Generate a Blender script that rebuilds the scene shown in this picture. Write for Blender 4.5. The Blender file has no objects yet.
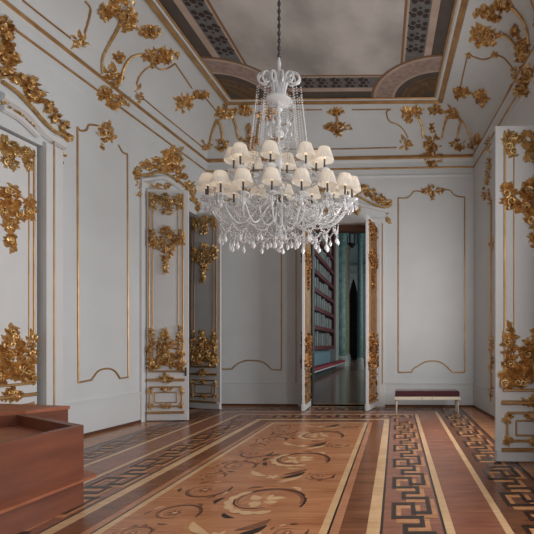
import bpy, bmesh, math, random
from mathutils import Vector, Matrix
PI = math.pi
sc = bpy.context.scene
C = sc.collection

# ------------------------------------------------------------------ camera, world, light, exposure
F = 430.0            # focal length in pixels of the 534 px frame
VX, VY = 396.0, 346.0
EYE = 1.6
cam_d = bpy.data.cameras.new('camera'); cam = bpy.data.objects.new('camera', cam_d); C.objects.link(cam)
cam.location = (0, 0, EYE); cam.rotation_euler = (PI/2, 0, 0)
cam_d.sensor_width = 36; cam_d.lens = 36*F/534.0
cam_d.shift_x = (267-VX)/534.0; cam_d.shift_y = (VY-267)/534.0
cam_d.clip_end = 200
sc.camera = cam
w = bpy.data.worlds.new('world'); sc.world = w; w.use_nodes = True
w.node_tree.nodes['Background'].inputs[0].default_value = (0.75, 0.85, 1, 1)
w.node_tree.nodes['Background'].inputs[1].default_value = 0.6
sc.view_settings.view_transform = 'Standard'; sc.view_settings.look = 'None'
sc.view_settings.gamma = 1; sc.view_settings.use_curve_mapping = False
sc.view_settings.exposure = -0.05

def area(name, loc, direction, sx, sy, energy, color):
    l = bpy.data.lights.new(name, 'AREA'); l.shape = 'RECTANGLE'; l.size = sx; l.size_y = sy
    l.energy = energy; l.color = color
    o = bpy.data.objects.new(name, l); C.objects.link(o); o.location = loc
    o.rotation_euler = Vector(direction).to_track_quat('-Z', 'Y').to_euler()
    return o
# daylight through the three tall windows of the right wall and an added fill
area('window_and_fill_light', (2.20, 7.75, 2.75), (-1, 0.0, 0.0), 1.5, 3.4, 205, (1.0, 0.99, 0.975))
area('window_and_fill_light', (2.50, 3.0, 3.1), (-1, -0.16, 0.0), 1.5, 3.8, 190, (1.0, 0.99, 0.975))
area('window_and_fill_light', (2.68, 0.2, 3.1), (-1, -0.1, 0.0), 1.5, 3.8, 60, (1.0, 0.99, 0.975))
area('window_and_fill_light', (-2.6, -2.15, 3.2), (-.12, 1, 0.06), 2.2, 4.0, 14, (1.0, 0.97, 0.93))  # soft fill added behind the camera; no window stands there
# area lamp added to brighten the closed gallery beyond the portal
area('gallery_fill', (5.6, 27, 5.5), (-1, 0, -0.1), 24, 7, 1000, (0.85, 0.96, 1.0))

# ------------------------------------------------------------------ materials
def lin(c):
    return tuple(((v/255)/12.92 if v/255 <= .04045 else ((v/255+.055)/1.055)**2.4) for v in c)
def mat(name, rgb, rough=.5, metal=0, spec=.5, var=0.0, vscale=3.0, vstretch=(1, 1, 1), bump=0.0, bscale=60.0,
        rgb2=None, coat=0, trans=0, sheen=0, detail=4, emit=None, ior=1.45, grain=0):
    m = bpy.data.materials.new(name); m.use_nodes = True
    nt = m.node_tree; b = nt.nodes['Principled BSDF']
    col = lin(rgb); b.inputs['Roughness'].default_value = rough; b.inputs['Metallic'].default_value = metal
    b.inputs['Specular IOR Level'].default_value = spec; b.inputs['IOR'].default_value = ior
    b.inputs['Base Color'].default_value = (*col, 1)
    if coat: b.inputs['Coat Weight'].default_value = coat; b.inputs['Coat Roughness'].default_value = .12
    if trans: b.inputs['Transmission Weight'].default_value = trans
    if sheen: b.inputs['Sheen Weight'].default_value = sheen
    if emit: b.inputs['Emission Color'].default_value = (*lin(emit[0]), 1); b.inputs['Emission Strength'].default_value = emit[1]
    tc = nt.nodes.new('ShaderNodeNewGeometry')
    if var or rgb2:
        mp = nt.nodes.new('ShaderNodeMapping'); mp.inputs['Scale'].default_value = vstretch
        nt.links.new(tc.outputs['Position'], mp.inputs['Vector'])
        n = nt.nodes.new('ShaderNodeTexNoise'); n.inputs['Scale'].default_value = vscale; n.inputs['Detail'].default_value = detail
        nt.links.new(mp.outputs['Vector'], n.inputs['Vector'])
        r = nt.nodes.new('ShaderNodeValToRGB')
        c2 = lin(rgb2) if rgb2 else tuple(v*(1-var) for v in col)
        r.color_ramp.elements[0].position = .3; r.color_ramp.elements[1].position = .7
        r.color_ramp.elements[0].color = (*c2, 1); r.color_ramp.elements[1].color = (*col, 1)
        nt.links.new(n.outputs['Fac'], r.inputs['Fac'])
        out = r.outputs['Color']
        if grain:
            mp2 = nt.nodes.new('ShaderNodeMapping'); mp2.inputs['Scale'].default_value = (1.2, 40, 1)
            nt.links.new(tc.outputs['Position'], mp2.inputs['Vector'])
            n2 = nt.nodes.new('ShaderNodeTexNoise'); n2.inputs['Scale'].default_value = 1.5; n2.inputs['Detail'].default_value = 5
            nt.links.new(mp2.outputs['Vector'], n2.inputs['Vector'])
            mx = nt.nodes.new('ShaderNodeMix'); mx.data_type = 'RGBA'; mx.blend_type = 'MULTIPLY'
            r2 = nt.nodes.new('ShaderNodeValToRGB'); r2.color_ramp.elements[0].position = .35; r2.color_ramp.elements[1].position = .6
            g = 1-grain; r2.color_ramp.elements[0].color = (g, g*.92, g*.88, 1); r2.color_ramp.elements[1].color = (1, 1, 1, 1)
            nt.links.new(n2.outputs['Fac'], r2.inputs['Fac'])
            mx.inputs[0].default_value = 1.0
            nt.links.new(out, mx.inputs[6]); nt.links.new(r2.outputs['Color'], mx.inputs[7])
            out = mx.outputs[2]
        nt.links.new(out, b.inputs['Base Color'])
    if bump:
        n = nt.nodes.new('ShaderNodeTexNoise'); n.inputs['Scale'].default_value = bscale
        nt.links.new(tc.outputs['Position'], n.inputs['Vector'])
        bp = nt.nodes.new('ShaderNodeBump'); bp.inputs['Strength'].default_value = bump; bp.inputs['Distance'].default_value = .02
        nt.links.new(n.outputs['Fac'], bp.inputs['Height']); nt.links.new(bp.outputs['Normal'], b.inputs['Normal'])
    return m
M = {}
M['wall'] = mat('wall_paint', (207, 211, 213), .55, var=.07, vscale=1.3, spec=.3)
M['cove'] = mat('cove_plaster', (207, 211, 213), .6, var=.08, vscale=1.0, spec=.3)
M['white'] = mat('white_lacquer', (212, 213, 214), .4, var=.05, spec=.4)
M['gold'] = mat('gilding', (240, 206, 148), .38, metal=.74, rgb2=(186, 142, 86), vscale=14, bump=.5, bscale=45)
M['antique'] = mat('antique_gilding', (176, 128, 78), .4, metal=.7, rgb2=(112, 72, 40), vscale=9, bump=.5, bscale=30)
M['goldline'] = mat('gilded_moulding', (198, 160, 112), .42, metal=.65, rgb2=(170, 130, 84), vscale=4)
M['palegold'] = mat('pale_gilding', (226, 200, 148), .38, metal=.75, rgb2=(190, 152, 96), vscale=12, bump=.5, bscale=45)
M['fl_plain'] = mat('oak_parquet', (184, 130, 88), .24, rgb2=(160, 106, 68), vscale=1.2, vstretch=(1, 4, 1), grain=.25, spec=.5, coat=.08)
M['fl_center'] = mat('cherry_parquet', (198, 138, 96), .24, rgb2=(172, 110, 72), vscale=1.0, vstretch=(1, 5, 1), grain=.3, coat=.08)
M['fl_light'] = mat('maple_inlay', (222, 184, 140), .24, rgb2=(204, 164, 120), vscale=3, grain=.15, coat=.08)
M['fl_pink'] = mat('pearwood_inlay', (196, 138, 102), .24, rgb2=(172, 116, 82), vscale=3, grain=.2, coat=.08)
M['fl_brown'] = mat('walnut_inlay', (142, 90, 60), .24, rgb2=(110, 66, 42), vscale=2, vstretch=(1, 3, 1), grain=.3, coat=.08)
M['fl_red'] = mat('mahogany_parquet', (156, 98, 72), .24, rgb2=(134, 80, 58), vscale=2, vstretch=(1, 4, 1), grain=.3, coat=.08)
M['fl_dark'] = mat('ebony_inlay', (52, 32, 24), .34, rgb2=(38, 24, 18), vscale=3)
M['fl_tan'] = mat('tan_inlay', (206, 148, 98), .24, rgb2=(180, 120, 76), vscale=5, grain=.25, coat=.08)
M['fl_key2'] = mat('dark_walnut_parquet', (122, 74, 48), .24, rgb2=(94, 54, 34), vscale=3, vstretch=(1, 3, 1), grain=.3, coat=.08)
M['redwood_shaded'] = mat('shaded_red_wood', (122, 66, 42), .42, rgb2=(98, 50, 30), vscale=1.6, vstretch=(1, 1, 6), coat=.05)  # shadow on the boxes is put into this darker colour
M['redwood_shaded2'] = mat('red_wood_tray', (164, 98, 68), .45, rgb2=(146, 84, 56), vscale=2, vstretch=(1, 5, 1))
M['skirt'] = mat('skirting_wood', (92, 60, 42), .5)
M['velvet'] = mat('burgundy_velvet', (66, 12, 22), .85, var=.3, vscale=12, sheen=.4, bump=.2, bscale=120)
M['cream'] = mat('cream_lacquer', (206, 196, 176), .45, var=.06)
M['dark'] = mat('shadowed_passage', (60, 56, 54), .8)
M['blackwood'] = mat('black_jamb', (26, 20, 18), .5)
M['steel'] = mat('steel', (150, 148, 142), .3, metal=1)
M['darksteel'] = mat('candle_sleeve_metal', (92, 90, 90), .3, metal=.7)
# painted ceiling
M['sky'] = mat('painted_clouds', (190, 184, 178), .7, rgb2=(136, 130, 126), vscale=.8, vstretch=(1, .8, 1), detail=6)
M['c_dark'] = mat('painted_dark_border', (84, 74, 68), .7, var=.25, vscale=5)
M['c_pink'] = mat('painted_rose_border', (176, 156, 142), .7, rgb2=(154, 134, 120), vscale=3)
M['c_teal'] = mat('painted_grey_ground', (104, 103, 102), .7, rgb2=(90, 88, 86), vscale=6)
M['c_flor'] = mat('painted_floret', (52, 40, 37), .7)
M['c_edge'] = mat('painted_brown_edge', (120, 90, 66), .6)
M['c_shell'] = mat('painted_golden_shell', (112, 86, 54), .6, rgb2=(78, 58, 38), vscale=9)
M['c_fan'] = mat('painted_fan', (134, 114, 104), .7, rgb2=(156, 136, 126), vscale=11, detail=2)
# gallery
M['g_teal'] = mat('green_marble', (120, 142, 132), .4, rgb2=(72, 100, 94), vscale=2.5, detail=8)
M['g_capital'] = mat('teal_bronze', (92, 128, 122), .4, var=.6, vscale=10)
M['g_red'] = mat('dark_red_wood', (98, 32, 36), .5, var=.2)
M['g_back'] = mat('cabinet_interior', (62, 66, 64), .7, var=.5, vscale=2)
M['g_book'] = mat('pale_binding', (172, 176, 170), .6, var=.45, vscale=1.2)
M['g_wall'] = mat('gallery_wall', (126, 140, 136), .6, var=.2, vscale=1)
M['g_pale'] = mat('gallery_pale_stone', (158, 160, 152), .6, var=.25, vscale=3)
M['g_dado'] = mat('blue_grey_dado', (120, 146, 156), .5, var=.15)
M['g_floor'] = mat('gallery_parquet', (150, 128, 112), .16, rgb2=(112, 92, 80), vscale=1.5, vstretch=(1, 3, 1), grain=.3)
M['g_velvet'] = mat('red_velvet', (140, 36, 46), .7, var=.2)
M['g_curtain'] = mat('dark_curtain', (30, 22, 24), .8, var=.4, vscale=2)
M['g_brown'] = mat('brown_lintel', (104, 72, 54), .6)
M['g_lantern'] = mat('lantern_iron', (48, 50, 56), .4, metal=.6)
M['g_gold'] = mat('column_gilding', (146, 136, 108), .5, metal=.3, var=.3, vscale=5)
# chandelier
M['crystal'] = mat('crystal_glass', (250, 250, 252), .06, trans=.3, ior=1.5, spec=1.0)
def milk():
    m = bpy.data.materials.new('arm_glass'); m.use_nodes = True
    b = m.node_tree.nodes['Principled BSDF']
    b.inputs['Base Color'].default_value = (.93, .94, .95, 1); b.inputs['Roughness'].default_value = .1
    b.inputs['Transmission Weight'].default_value = .35; b.inputs['Specular IOR Level'].default_value = .8
    return m
M['glass'] = milk()
def shade_mat():
    m = bpy.data.materials.new('pleated_silk'); m.use_nodes = True; nt = m.node_tree
    nt.nodes.remove(nt.nodes['Principled BSDF']); out = nt.nodes['Material Output']
    d = nt.nodes.new('ShaderNodeBsdfDiffuse'); d.inputs[0].default_value = (.86, .83, .79, 1)
    t = nt.nodes.new('ShaderNodeBsdfTranslucent'); t.inputs[0].default_value = (.8, .75, .68, 1)
    mx = nt.nodes.new('ShaderNodeMixShader'); mx.inputs[0].default_value = .4
    nt.links.new(d.outputs[0], mx.inputs[1]); nt.links.new(t.outputs[0], mx.inputs[2]); nt.links.new(mx.outputs[0], out.inputs[0])
    return m
M['shade'] = shade_mat()
M['bulb'] = mat('frosted_bulb', (255, 240, 220), .4, emit=((255, 225, 185), .5))

# ------------------------------------------------------------------ mesh helpers
class MB:
    def __init__(s): s.v = []; s.f = []; s.m = []; s.mats = []; s.cur = 0
    def use(s, m):
        if m not in s.mats: s.mats.append(m)
        s.cur = s.mats.index(m); return s
    def face(s, idx): s.f.append(idx); s.m.append(s.cur)
    def poly(s, pts):
        b = len(s.v); s.v += [Vector(p) for p in pts]; s.face(list(range(b, b+len(pts))))
    def box(s, c, d, R=None):
        x, y, z = (k/2 for k in d); b = len(s.v)
        for sx, sy, sz in ((-1,-1,-1),(1,-1,-1),(1,1,-1),(-1,1,-1),(-1,-1,1),(1,-1,1),(1,1,1),(-1,1,1)):
            p = Vector((sx*x, sy*y, sz*z))
            if R: p = R @ p
            s.v.append(Vector(c)+p)
        for q in ((0,3,2,1),(4,5,6,7),(0,1,5,4),(1,2,6,5),(2,3,7,6),(3,0,4,7)): s.face([b+i for i in q])
    def prism(s, pts, z0, z1):
        b = len(s.v); n = len(pts)
        s.v += [Vector((p[0], p[1], z0)) for p in pts] + [Vector((p[0], p[1], z1)) for p in pts]
        s.face([b+i for i in range(n)][::-1]); s.face([b+n+i for i in range(n)])
        for i in range(n): j = (i+1) % n; s.face([b+i, b+j, b+n+j, b+n+i])
    def tube(s, pts, r, k=6, closed=False):
        pts = [Vector(p) for p in pts]; n = len(pts)
        if n < 2: return
        rr = r if callable(r) else (lambda t: r)
        rings = []; up = None
        for i in range(n):
            if closed: t = pts[(i+1) % n]-pts[i-1]
            else: t = pts[min(i+1, n-1)]-pts[max(i-1, 0)]
            if t.length < 1e-9: t = Vector((0, 0, 1))
            t.normalize()
            if up is None:
                up = Vector((0, 0, 1)) if abs(t.z) < .9 else Vector((1, 0, 0))
            up = up-t*up.dot(t)
            if up.length < 1e-6: up = t.orthogonal()
            up.normalize(); sd = t.cross(up); b = len(s.v); R = rr(i/(n-1))
            for j in range(k):
                a = 2*PI*j/k; s.v.append(pts[i]+up*math.cos(a)*R+sd*math.sin(a)*R)
            rings.append(b)
        for i in range(n-1 + (1 if closed else 0)):
            a, b = rings[i], rings[(i+1) % n]
            for j in range(k): q = (j+1) % k; s.face([a+j, a+q, b+q, b+j])
        if not closed:
            s.face([rings[0]+j for j in range(k)][::-1]); s.face([rings[-1]+j for j in range(k)])
    def lathe(s, c, prof, k=16, ax=1.0, wave=0):
        rings = []
        for r, z in prof:
            b = len(s.v)
            for j in range(k):
                a = 2*PI*j/k; q = r*(1+(wave if j % 2 else 0)); s.v.append(Vector((c[0]+q*math.cos(a), c[1]+q*ax*math.sin(a), c[2]+z)))
            rings.append(b)
        for i in range(len(rings)-1):
            a, b = rings[i], rings[i+1]
            for j in range(k): q = (j+1) % k; s.face([a+j, a+q, b+q, b+j])
        return rings
    def gem(s, c, r, h=None, k=6):
        h = h or r; b = len(s.v); c = Vector(c)
        s.v.append(c+Vector((0, 0, h)))
        for j in range(k): a = 2*PI*j/k; s.v.append(c+Vector((r*math.cos(a), r*math.sin(a), 0)))
        s.v.append(c-Vector((0, 0, h)))
        for j in range(k):
            q = (j+1) % k; s.face([b, b+1+j, b+1+q]); s.face([b+k+1, b+1+q, b+1+j])
    def build(s, name, parent=None, m=None, smooth=True, label=None, fix=True):
        me = bpy.data.meshes.new(name)
        off = Vector(parent['_o']) if parent is not None and '_o' in parent.keys() else Vector((0, 0, 0))
        me.from_pydata([tuple(v-off) for v in s.v], [], s.f)
        for mm in (s.mats or [m]): me.materials.append(mm if not isinstance(mm, str) else M[mm])
        if s.mats:
            for p, i in zip(me.polygons, s.m): p.material_index = i
        if smooth:
            for p in me.polygons: p.use_smooth = True
        if fix:
            bm = bmesh.new(); bm.from_mesh(me); bmesh.ops.recalc_face_normals(bm, faces=bm.faces)
            bm.to_mesh(me); bm.free()
        if smooth: me.set_sharp_from_angle(angle=math.radians(42))
        o = bpy.data.objects.new(name, me); C.objects.link(o)
        if parent is not None: o.parent = parent; o['_o'] = tuple(off)
        if label: o['label'] = label
        return o
def thing(name, label=None, cat=None, loc=(0, 0, 0), group=None, kind=None):
    o = bpy.data.objects.new(name, None); C.objects.link(o); o.location = loc; o.empty_display_size = .1
    o['_o'] = tuple(loc)
    if label: o['label'] = label
    if cat: o['category'] = cat
    if group: o['group'] = group
    if kind: o['kind'] = kind
    return o
def struct(o): o['kind'] = 'structure'; return o

# ------------------------------------------------------------------ surfaces of the room
CAM = Vector((0, 0, EYE))
LB, RB = Vector((-5.10, 11.6, 0)), Vector((2.05, 11.3, 0))      # back corners of the room
LF, RF = Vector((-6.63, -2.3, 0)), Vector((3.0, -2.3, 0))       # corners behind the camera
cLB, cRB = Vector((-4.13, 10.45, 0)), Vector((1.11, 10.38, 0))  # corners of the ceiling frame
cLF, cRF = Vector((-4.60, -1.0, 0)), Vector((1.53, -1.0, 0))
ZC, ZT = EYE+4.96, EYE+5.89                                      # cornice and ceiling heights

def ray(x, y): return Vector(((x-VX)/F, 1.0, (VY-y)/F))
def plane_surf(p0, n):
    p0 = Vector(p0); n = Vector(n).normalized()
    def S(x, y, w=0.0):
        r = ray(x, y); t = n.dot(p0-CAM)/n.dot(r)
        return CAM+r*t+n*w
    return S
def seg_surf(a, b):       # vertical plane a->b, normal towards the room centre
    d = (b-a).normalized(); n = Vector((d.y, -d.x, 0))
    if n.dot(Vector((-1.6, 5, 0))-a) < 0: n = -n
    return plane_surf(a, n)
LW, BW, RW = seg_surf(LB, LF), seg_surf(LB, RB), seg_surf(RB, RF)
def cove_pt(a, b, t): th = t*PI/2; return a+(b-a)*(1-math.cos(th)), ZC+(ZT-ZC)*math.sin(th)
def cove_surf(wa, ca, wb, cb):
    W = seg_surf(wa, wb)
    def S(x, y, w=0.0):
        r = ray(x, y); q = W(x, y, w)
        if q.z < ZC: return q
        def g(t):
            A, z = cove_pt(wa, ca, t); B, _ = cove_pt(wb, cb, t)
            k = (z-EYE)/max(r.z, 1e-4); p = CAM+r*k
            d = (B-A); n = Vector((d.y, -d.x, 0))
            if n.dot(Vector((-1.6, 5, 0))-A) < 0: n = -n
            return n.dot(p-A), p, n.normalized()
        lo, hi = 0.0, 1.0
        glo, ghi = g(lo), g(hi)
        if glo[0]*ghi[0] > 0:
            t = 0.0 if abs(glo[0]) < abs(ghi[0]) else 1.0
        else:
            for _ in range(16):
                m = (lo+hi)/2; gm = g(m)
                if gm[0]*glo[0] > 0: lo = m; glo = gm
                else: hi = m
            t = (lo+hi)/2
        _, p, n = g(t); th = t*PI/2
        nn = (n*math.cos(th)-Vector((0, 0, 1))*math.sin(th)).normalized()
        return p+nn*w
    return S
LC = cove_surf(LB, cLB, LF, cLF); BC = cove_surf(LB, cLB, RB, cRB); RC = cove_surf(RB, cRB, RF, cRF)

def wall(name, a, b, z1, holes, thick=.3, m='wall'):
    a = Vector(a); b = Vector(b); L = (b-a).length; d = (b-a)/L; n = Vector((d.y, -d.x, 0))
    if n.dot(Vector((-1.6, 5, 0))-a) < 0: n = -n
    us = sorted({0, L, *[h[0] for h in holes], *[h[1] for h in holes]}); zs = sorted({0, z1, *[h[2] for h in holes], *[h[3] for h in holes]})
    mb = MB()
    P = lambda u, z, o=0: a+d*u+Vector((0, 0, z))-n*o
    for i in range(len(us)-1):
        for j in range(len(zs)-1):
            uc, zc = (us[i]+us[i+1])/2, (zs[j]+zs[j+1])/2
            if any(h[0] < uc < h[1] and h[2] < zc < h[3] for h in holes): continue
            for o in (0, thick):
                mb.poly([P(us[i], zs[j], o), P(us[i+1], zs[j], o), P(us[i+1], zs[j+1], o), P(us[i], zs[j+1], o)])
    for u0, u1, z0, z2 in holes:
        for (p, q) in (((u0, z0), (u0, z2)), ((u1, z0), (u1, z2)), ((u0, z2), (u1, z2)), ((u0, z0), (u1, z0))):
            mb.poly([P(*p), P(*q), P(*q, thick), P(*p, thick)])
    for (p, q) in (((0, 0), (0, z1)), ((L, 0), (L, z1)), ((0, z1), (L, z1))): mb.poly([P(*p), P(*q), P(*q, thick), P(*p, thick)])
    return struct(mb.build(name, m=m, smooth=False, fix=False)), P
def uat(a, b, Y):   # distance along a->b at which the wall reaches depth Y
    return (Y-a.y)/((b-a).normalized().y)
LWL = lambda Y: uat(LB, LF, Y); RWL = lambda Y: uat(RB, RF, Y)
DH = 4.95
wl, PL = wall('wall_left', LB, LF, ZC+.05, [(LWL(11.15), LWL(9.20), 0, DH), (LWL(6.85), LWL(4.95), 0, 4.78)])
# portal opening in back wall
def ub(x): # px -> distance along back wall
    p = BW(x, 346); return (Vector((p.x, p.y, 0))-LB).length
wb, PB = wall('wall_back', LB, RB, ZC+.05, [(ub(309.5), ub(376), 0, 4.84)])
wr, PR = wall('wall_right', RB, RF, ZC+.05, [(RWL(5.92), RWL(4.05), 0, 4.7), (RWL(3.75), RWL(2.25), 1.1, 5.1), (RWL(8.6), RWL(6.9), .9, 4.6), (RWL(.95), RWL(-.55), 1.1, 5.1)])
wf, PF = wall('wall_front', LF, RF, ZC+.05, [])
# shallow passages behind the side doorways
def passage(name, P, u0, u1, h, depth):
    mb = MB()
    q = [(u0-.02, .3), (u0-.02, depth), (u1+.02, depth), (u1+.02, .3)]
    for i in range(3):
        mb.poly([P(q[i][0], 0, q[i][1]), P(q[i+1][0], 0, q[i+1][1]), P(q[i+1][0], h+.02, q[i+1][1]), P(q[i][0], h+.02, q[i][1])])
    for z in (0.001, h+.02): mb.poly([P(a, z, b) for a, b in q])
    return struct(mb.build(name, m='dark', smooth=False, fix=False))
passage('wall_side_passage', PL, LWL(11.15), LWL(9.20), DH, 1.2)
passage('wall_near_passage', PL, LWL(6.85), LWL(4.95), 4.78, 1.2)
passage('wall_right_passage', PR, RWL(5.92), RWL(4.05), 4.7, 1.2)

# windows of the right wall (outside the picture, they let the daylight in)
for k, (ya, yb) in enumerate(((3.75, 2.25), (.95, -.55), (8.6, 6.9))):
    t = thing('window_%d' % (k+1), loc=(0, 0, 0), kind='structure')
    mb = MB(); u0, u1 = RWL(ya), RWL(yb)
    for u in (u0+.04, (u0+u1)/2, u1-.04): mb.tube([PR(u, 1.1-.2*(k == 2), .2), PR(u, 5.1-.5*(k == 2), .2)], .035, 4)
    for z in ((1.14, 2.4, 3.7, 5.06) if k < 2 else (.94, 2.2, 3.4, 4.56)): mb.tube([PR(u0, z, .2), PR(u1, z, .2)], .035, 4)
    mb.build('window_frame', t, 'white', smooth=False)

# ------------------------------------------------------------------ floor with marquetry
XM, YB0 = -1.59, 8.98
fl = MB()
def U(a0, a1, m, z=0.0):
    fl.use(M[m]); y0 = -2.3; yb0, yb1 = YB0+a0-1, YB0+a1-1
    for s in (-1, 1):
        fl.poly([(XM+s*a0, y0, z), (XM+s*a1, y0, z), (XM+s*a1, yb1, z), (XM+s*a0, yb0, z)])
    fl.poly([(XM-a0, yb0, z), (XM+a0, yb0, z), (XM+a1, yb1, z), (XM-a1, yb1, z)])
fl.use(M['fl_center']); fl.poly([(XM-.93, -2.3, 0), (XM+.93, -2.3, 0), (XM+.93, YB0-.07, 0), (XM-.93, YB0-.07, 0)])
for a0, a1, m in ((.93, 1.0, 'fl_light'), (1.0, 1.02, 'fl_dark'), (1.02, 1.10, 'fl_pink'), (1.10, 1.335, 'fl_brown'), (1.335, 1.45, 'fl_light'),
                  (1.45, 1.475, 'fl_dark'), (1.475, 2.0, 'fl_red'), (2.0, 2.025, 'fl_dark'), (2.025, 2.10, 'fl_light'), (2.10, 2.53, 'fl_red'),
                  (2.53, 2.60, 'fl_light'), (2.60, 3.22, 'fl_key2'), (3.22, 3.26, 'fl_dark')):
    U(a0, a1, m)
fl.use(M['fl_plain'])
fl.poly([(XM-3.26, -2.3, 0), (XM-6, -2.3, 0), (XM-6, 12.0, 0), (XM-3.26, YB0+2.26, 0)])
fl.poly([(XM+3.26, -2.3, 0), (XM+6, -2.3, 0), (XM+6, 12.0, 0), (XM+3.26, YB0+2.26, 0)])
fl.poly([(XM-3.26, YB0+2.26, 0), (XM+3.26, YB0+2.26, 0), (XM+6, 12.0, 0), (XM-6, 12.0, 0)])
KEY = [(0, 0), (0, .4), (.75, .4), (.75, .62), (.3, .62), (.3, .8), (1, .8), (1, 1.27), (.55, 1.27), (.55, 1.0), (0, 1.0)]
def keyband(o, du, dv, W, P, n, m, wd, sh, z):
    fl.use(M[m]); o = Vector(o); du = Vector(du); dv = Vector(dv); h = wd/2; hv = wd*.85
    for k in range(n):
        for (a, b) in zip(KEY[:-1], KEY[1:]):
            ua, ub_ = sorted((a[0]*W, b[0]*W)); va, vb = sorted(((a[1]+k)*P, (b[1]+k)*P))
            e = hv if a[1] == b[1] else -hv      # runs along the band stop short of the cross runs, nothing overlaps
            q = [(ua-h+sh, va-e+sh*1.7), (ub_+h+sh, va-e+sh*1.7), (ub_+h+sh, vb+e+sh*1.7), (ua-h+sh, vb+e+sh*1.7)]
            fl.poly([o+du*u+dv*v+Vector((0, 0, z)) for u, v in q])
PK = .853
for a, W, tan, zz in ((1.57, .345, 'fl_tan', .0012), (2.73, .37, 'fl_tan', .0012)):
    yb = YB0+a-1
    for s in (-1, 1):
        n = int((yb+2.0)/PK)
        for m, wd, sh, z in ((tan, .05, .045, .0015), ('fl_dark', .045, 0, .003)):
            keyband((XM+s*a if s > 0 else XM-a-W, yb-.08, 0), (1, 0, 0), (0, -1, 0), W, PK, n, m, wd, sh, z)
    n = int(2*a/PK); P2 = 2*a/n*.96
    for m, wd, sh, z in ((tan, .05, .045, .0015), ('fl_dark', .045, 0, .003)):
        keyband((XM-a+.02, yb+.03, 0), (0, 1, 0), (1, 0, 0), W, P2, n, m, wd, sh, z)
    for s in (-1, 1):      # squares at the mitred corners
        cx, cy = XM+s*(a+W/2), yb+W/2
        for h, m, z in ((.2, 'fl_dark', .0008), (.15, 'fl_tan', .0014), (.07, 'fl_dark', .002)):
            fl.use(M[m]); fl.poly([(cx-h, cy-h, z), (cx+h, cy-h, z), (cx+h, cy+h, z), (cx-h, cy+h, z)])
def ribbon(pts, wfun, z):
    n = len(pts); L = []
    for i, p in enumerate(pts):
        q = Vector(pts[min(i+1, n-1)])-Vector(pts[max(i-1, 0)]); q = Vector((-q.y, q.x)).normalized()*wfun(i/(n-1))/2
        L.append((Vector(p)+q, Vector(p)-q))
    for i in range(n-1):
        fl.poly([(*L[i][0], z), (*L[i+1][0], z), (*L[i+1][1], z), (*L[i][1], z)])
def arc(cx, cy, r0, r1, a0, a1, n=28, sy=1.0):
    return [(cx+(r0+(r1-r0)*t)*math.cos(a0+(a1-a0)*t), cy+sy*(r0+(r1-r0)*t)*math.sin(a0+(a1-a0)*t)) for t in [i/n for i in range(n+1)]]
def blossom(cx, cy, r, m, z, n=7, rot=0):
    fl.use(M[m])
    pts = [(cx+r*(.72+.28*math.cos(n*a+rot))*math.cos(a), cy+r*(.72+.28*math.cos(n*a+rot))*math.sin(a), z) for a in [2*PI*i/56 for i in range(56)]]
    fl.poly(pts)
def flat_leaf(x, y, ang, L, W, m, z, curl=.8):
    fl.use(M[m]); pts = []; a = ang; px, py = x, y
    for i in range(9): pts.append((px, py)); px += L/8*math.cos(a); py += L/8*math.sin(a); a += curl/8
    ribbon(pts, lambda t: W*math.sin(PI*min(1, t*.9+.06))+.002, z)
rg = random.Random(5)
def rinceau(cx, cy, r, flip, big):
    s = flip
    fl.use(M['fl_dark']); ribbon(arc(cx, cy, r*1.05, r*.42, s*-.4, s*5.4), lambda t: .024*(1-.5*t)*(r/.4), .0010)
    fl.use(M['fl_brown']); ribbon(arc(cx, cy, r*.98, r*.36, s*-.2, s*4.9), lambda t: .05*(1-.6*t)*(r/.4), .0006)
    fl.use(M['fl_pink']); ribbon(arc(cx, cy, r*.62, r*.25, s*1.2, s*7.2), lambda t: .05*(r/.4), .0012)
    for k in range(9):
        a = s*(.2+k*.55); flat_leaf(cx+r*.98*math.cos(a), cy+r*.98*math.sin(a), a+s*1.0, r*.42, r*.13, rg.choice(['fl_light', 'fl_tan', 'fl_pink', 'fl_brown', 'fl_dark']), .0016, s*1.3)
    if big:
        for k in range(11):
            a = 2*PI*k/11+rg.uniform(-.2, .2); L = r*rg.uniform(.34, .52)
            flat_leaf(cx+r*.06*math.cos(a), cy+r*.06*math.sin(a), a, L, r*.2, 'fl_light' if k % 3 else 'fl_tan', .0018+.0002*k, rg.uniform(-1, 1))
        for k in range(7):
            a = 2.2+.42*k; flat_leaf(cx+r*.72*math.cos(a), cy+r*.72*math.sin(a), a+1.2, r*.42, r*.2, 'fl_light', .0019+.0002*k, 1.4)
        blossom(cx, cy, r*.14, 'fl_pink', .0044, 5, 1)
    else: blossom(cx, cy, r*.3, 'fl_red', .0018, 6); blossom(cx, cy, r*.12, 'fl_light', .0022, 5)
for k in range(-1, 4):
    y = 4.45+(k)*1.62
    if y > 8.3: break
    rinceau(-1.38, y, .44, 1, True)
    rinceau(-2.12, y+.33, .27, -1, False)
    rinceau(-2.12, y-.33, .25, 1, False)
    rinceau(-.93, y+.85, .17, -1, False)
    rinceau(-2.25, y+.85, .15, 1, False)
    fl.use(M['fl_tan']); ribbon([(-1.59+.28*math.sin(PI*t*2), y+.44+.75*t) for t in [i/16 for i in range(17)]], lambda t: .05, .0008)
    for j in range(5):
        s = -1 if j % 2 else 1
        flat_leaf(-1.5+.1*s, y+.62+.07*j, s*.4+(0 if s > 0 else PI), .36, .09, ['fl_light', 'fl_tan', 'fl_dark', 'fl_light', 'fl_brown'][j], .0014+.0002*j, s*.9)
    blossom(-1.5, y+.8, .09, 'fl_light', .003, 5)
struct(fl.build('floor', smooth=False, fix=False))

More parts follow.
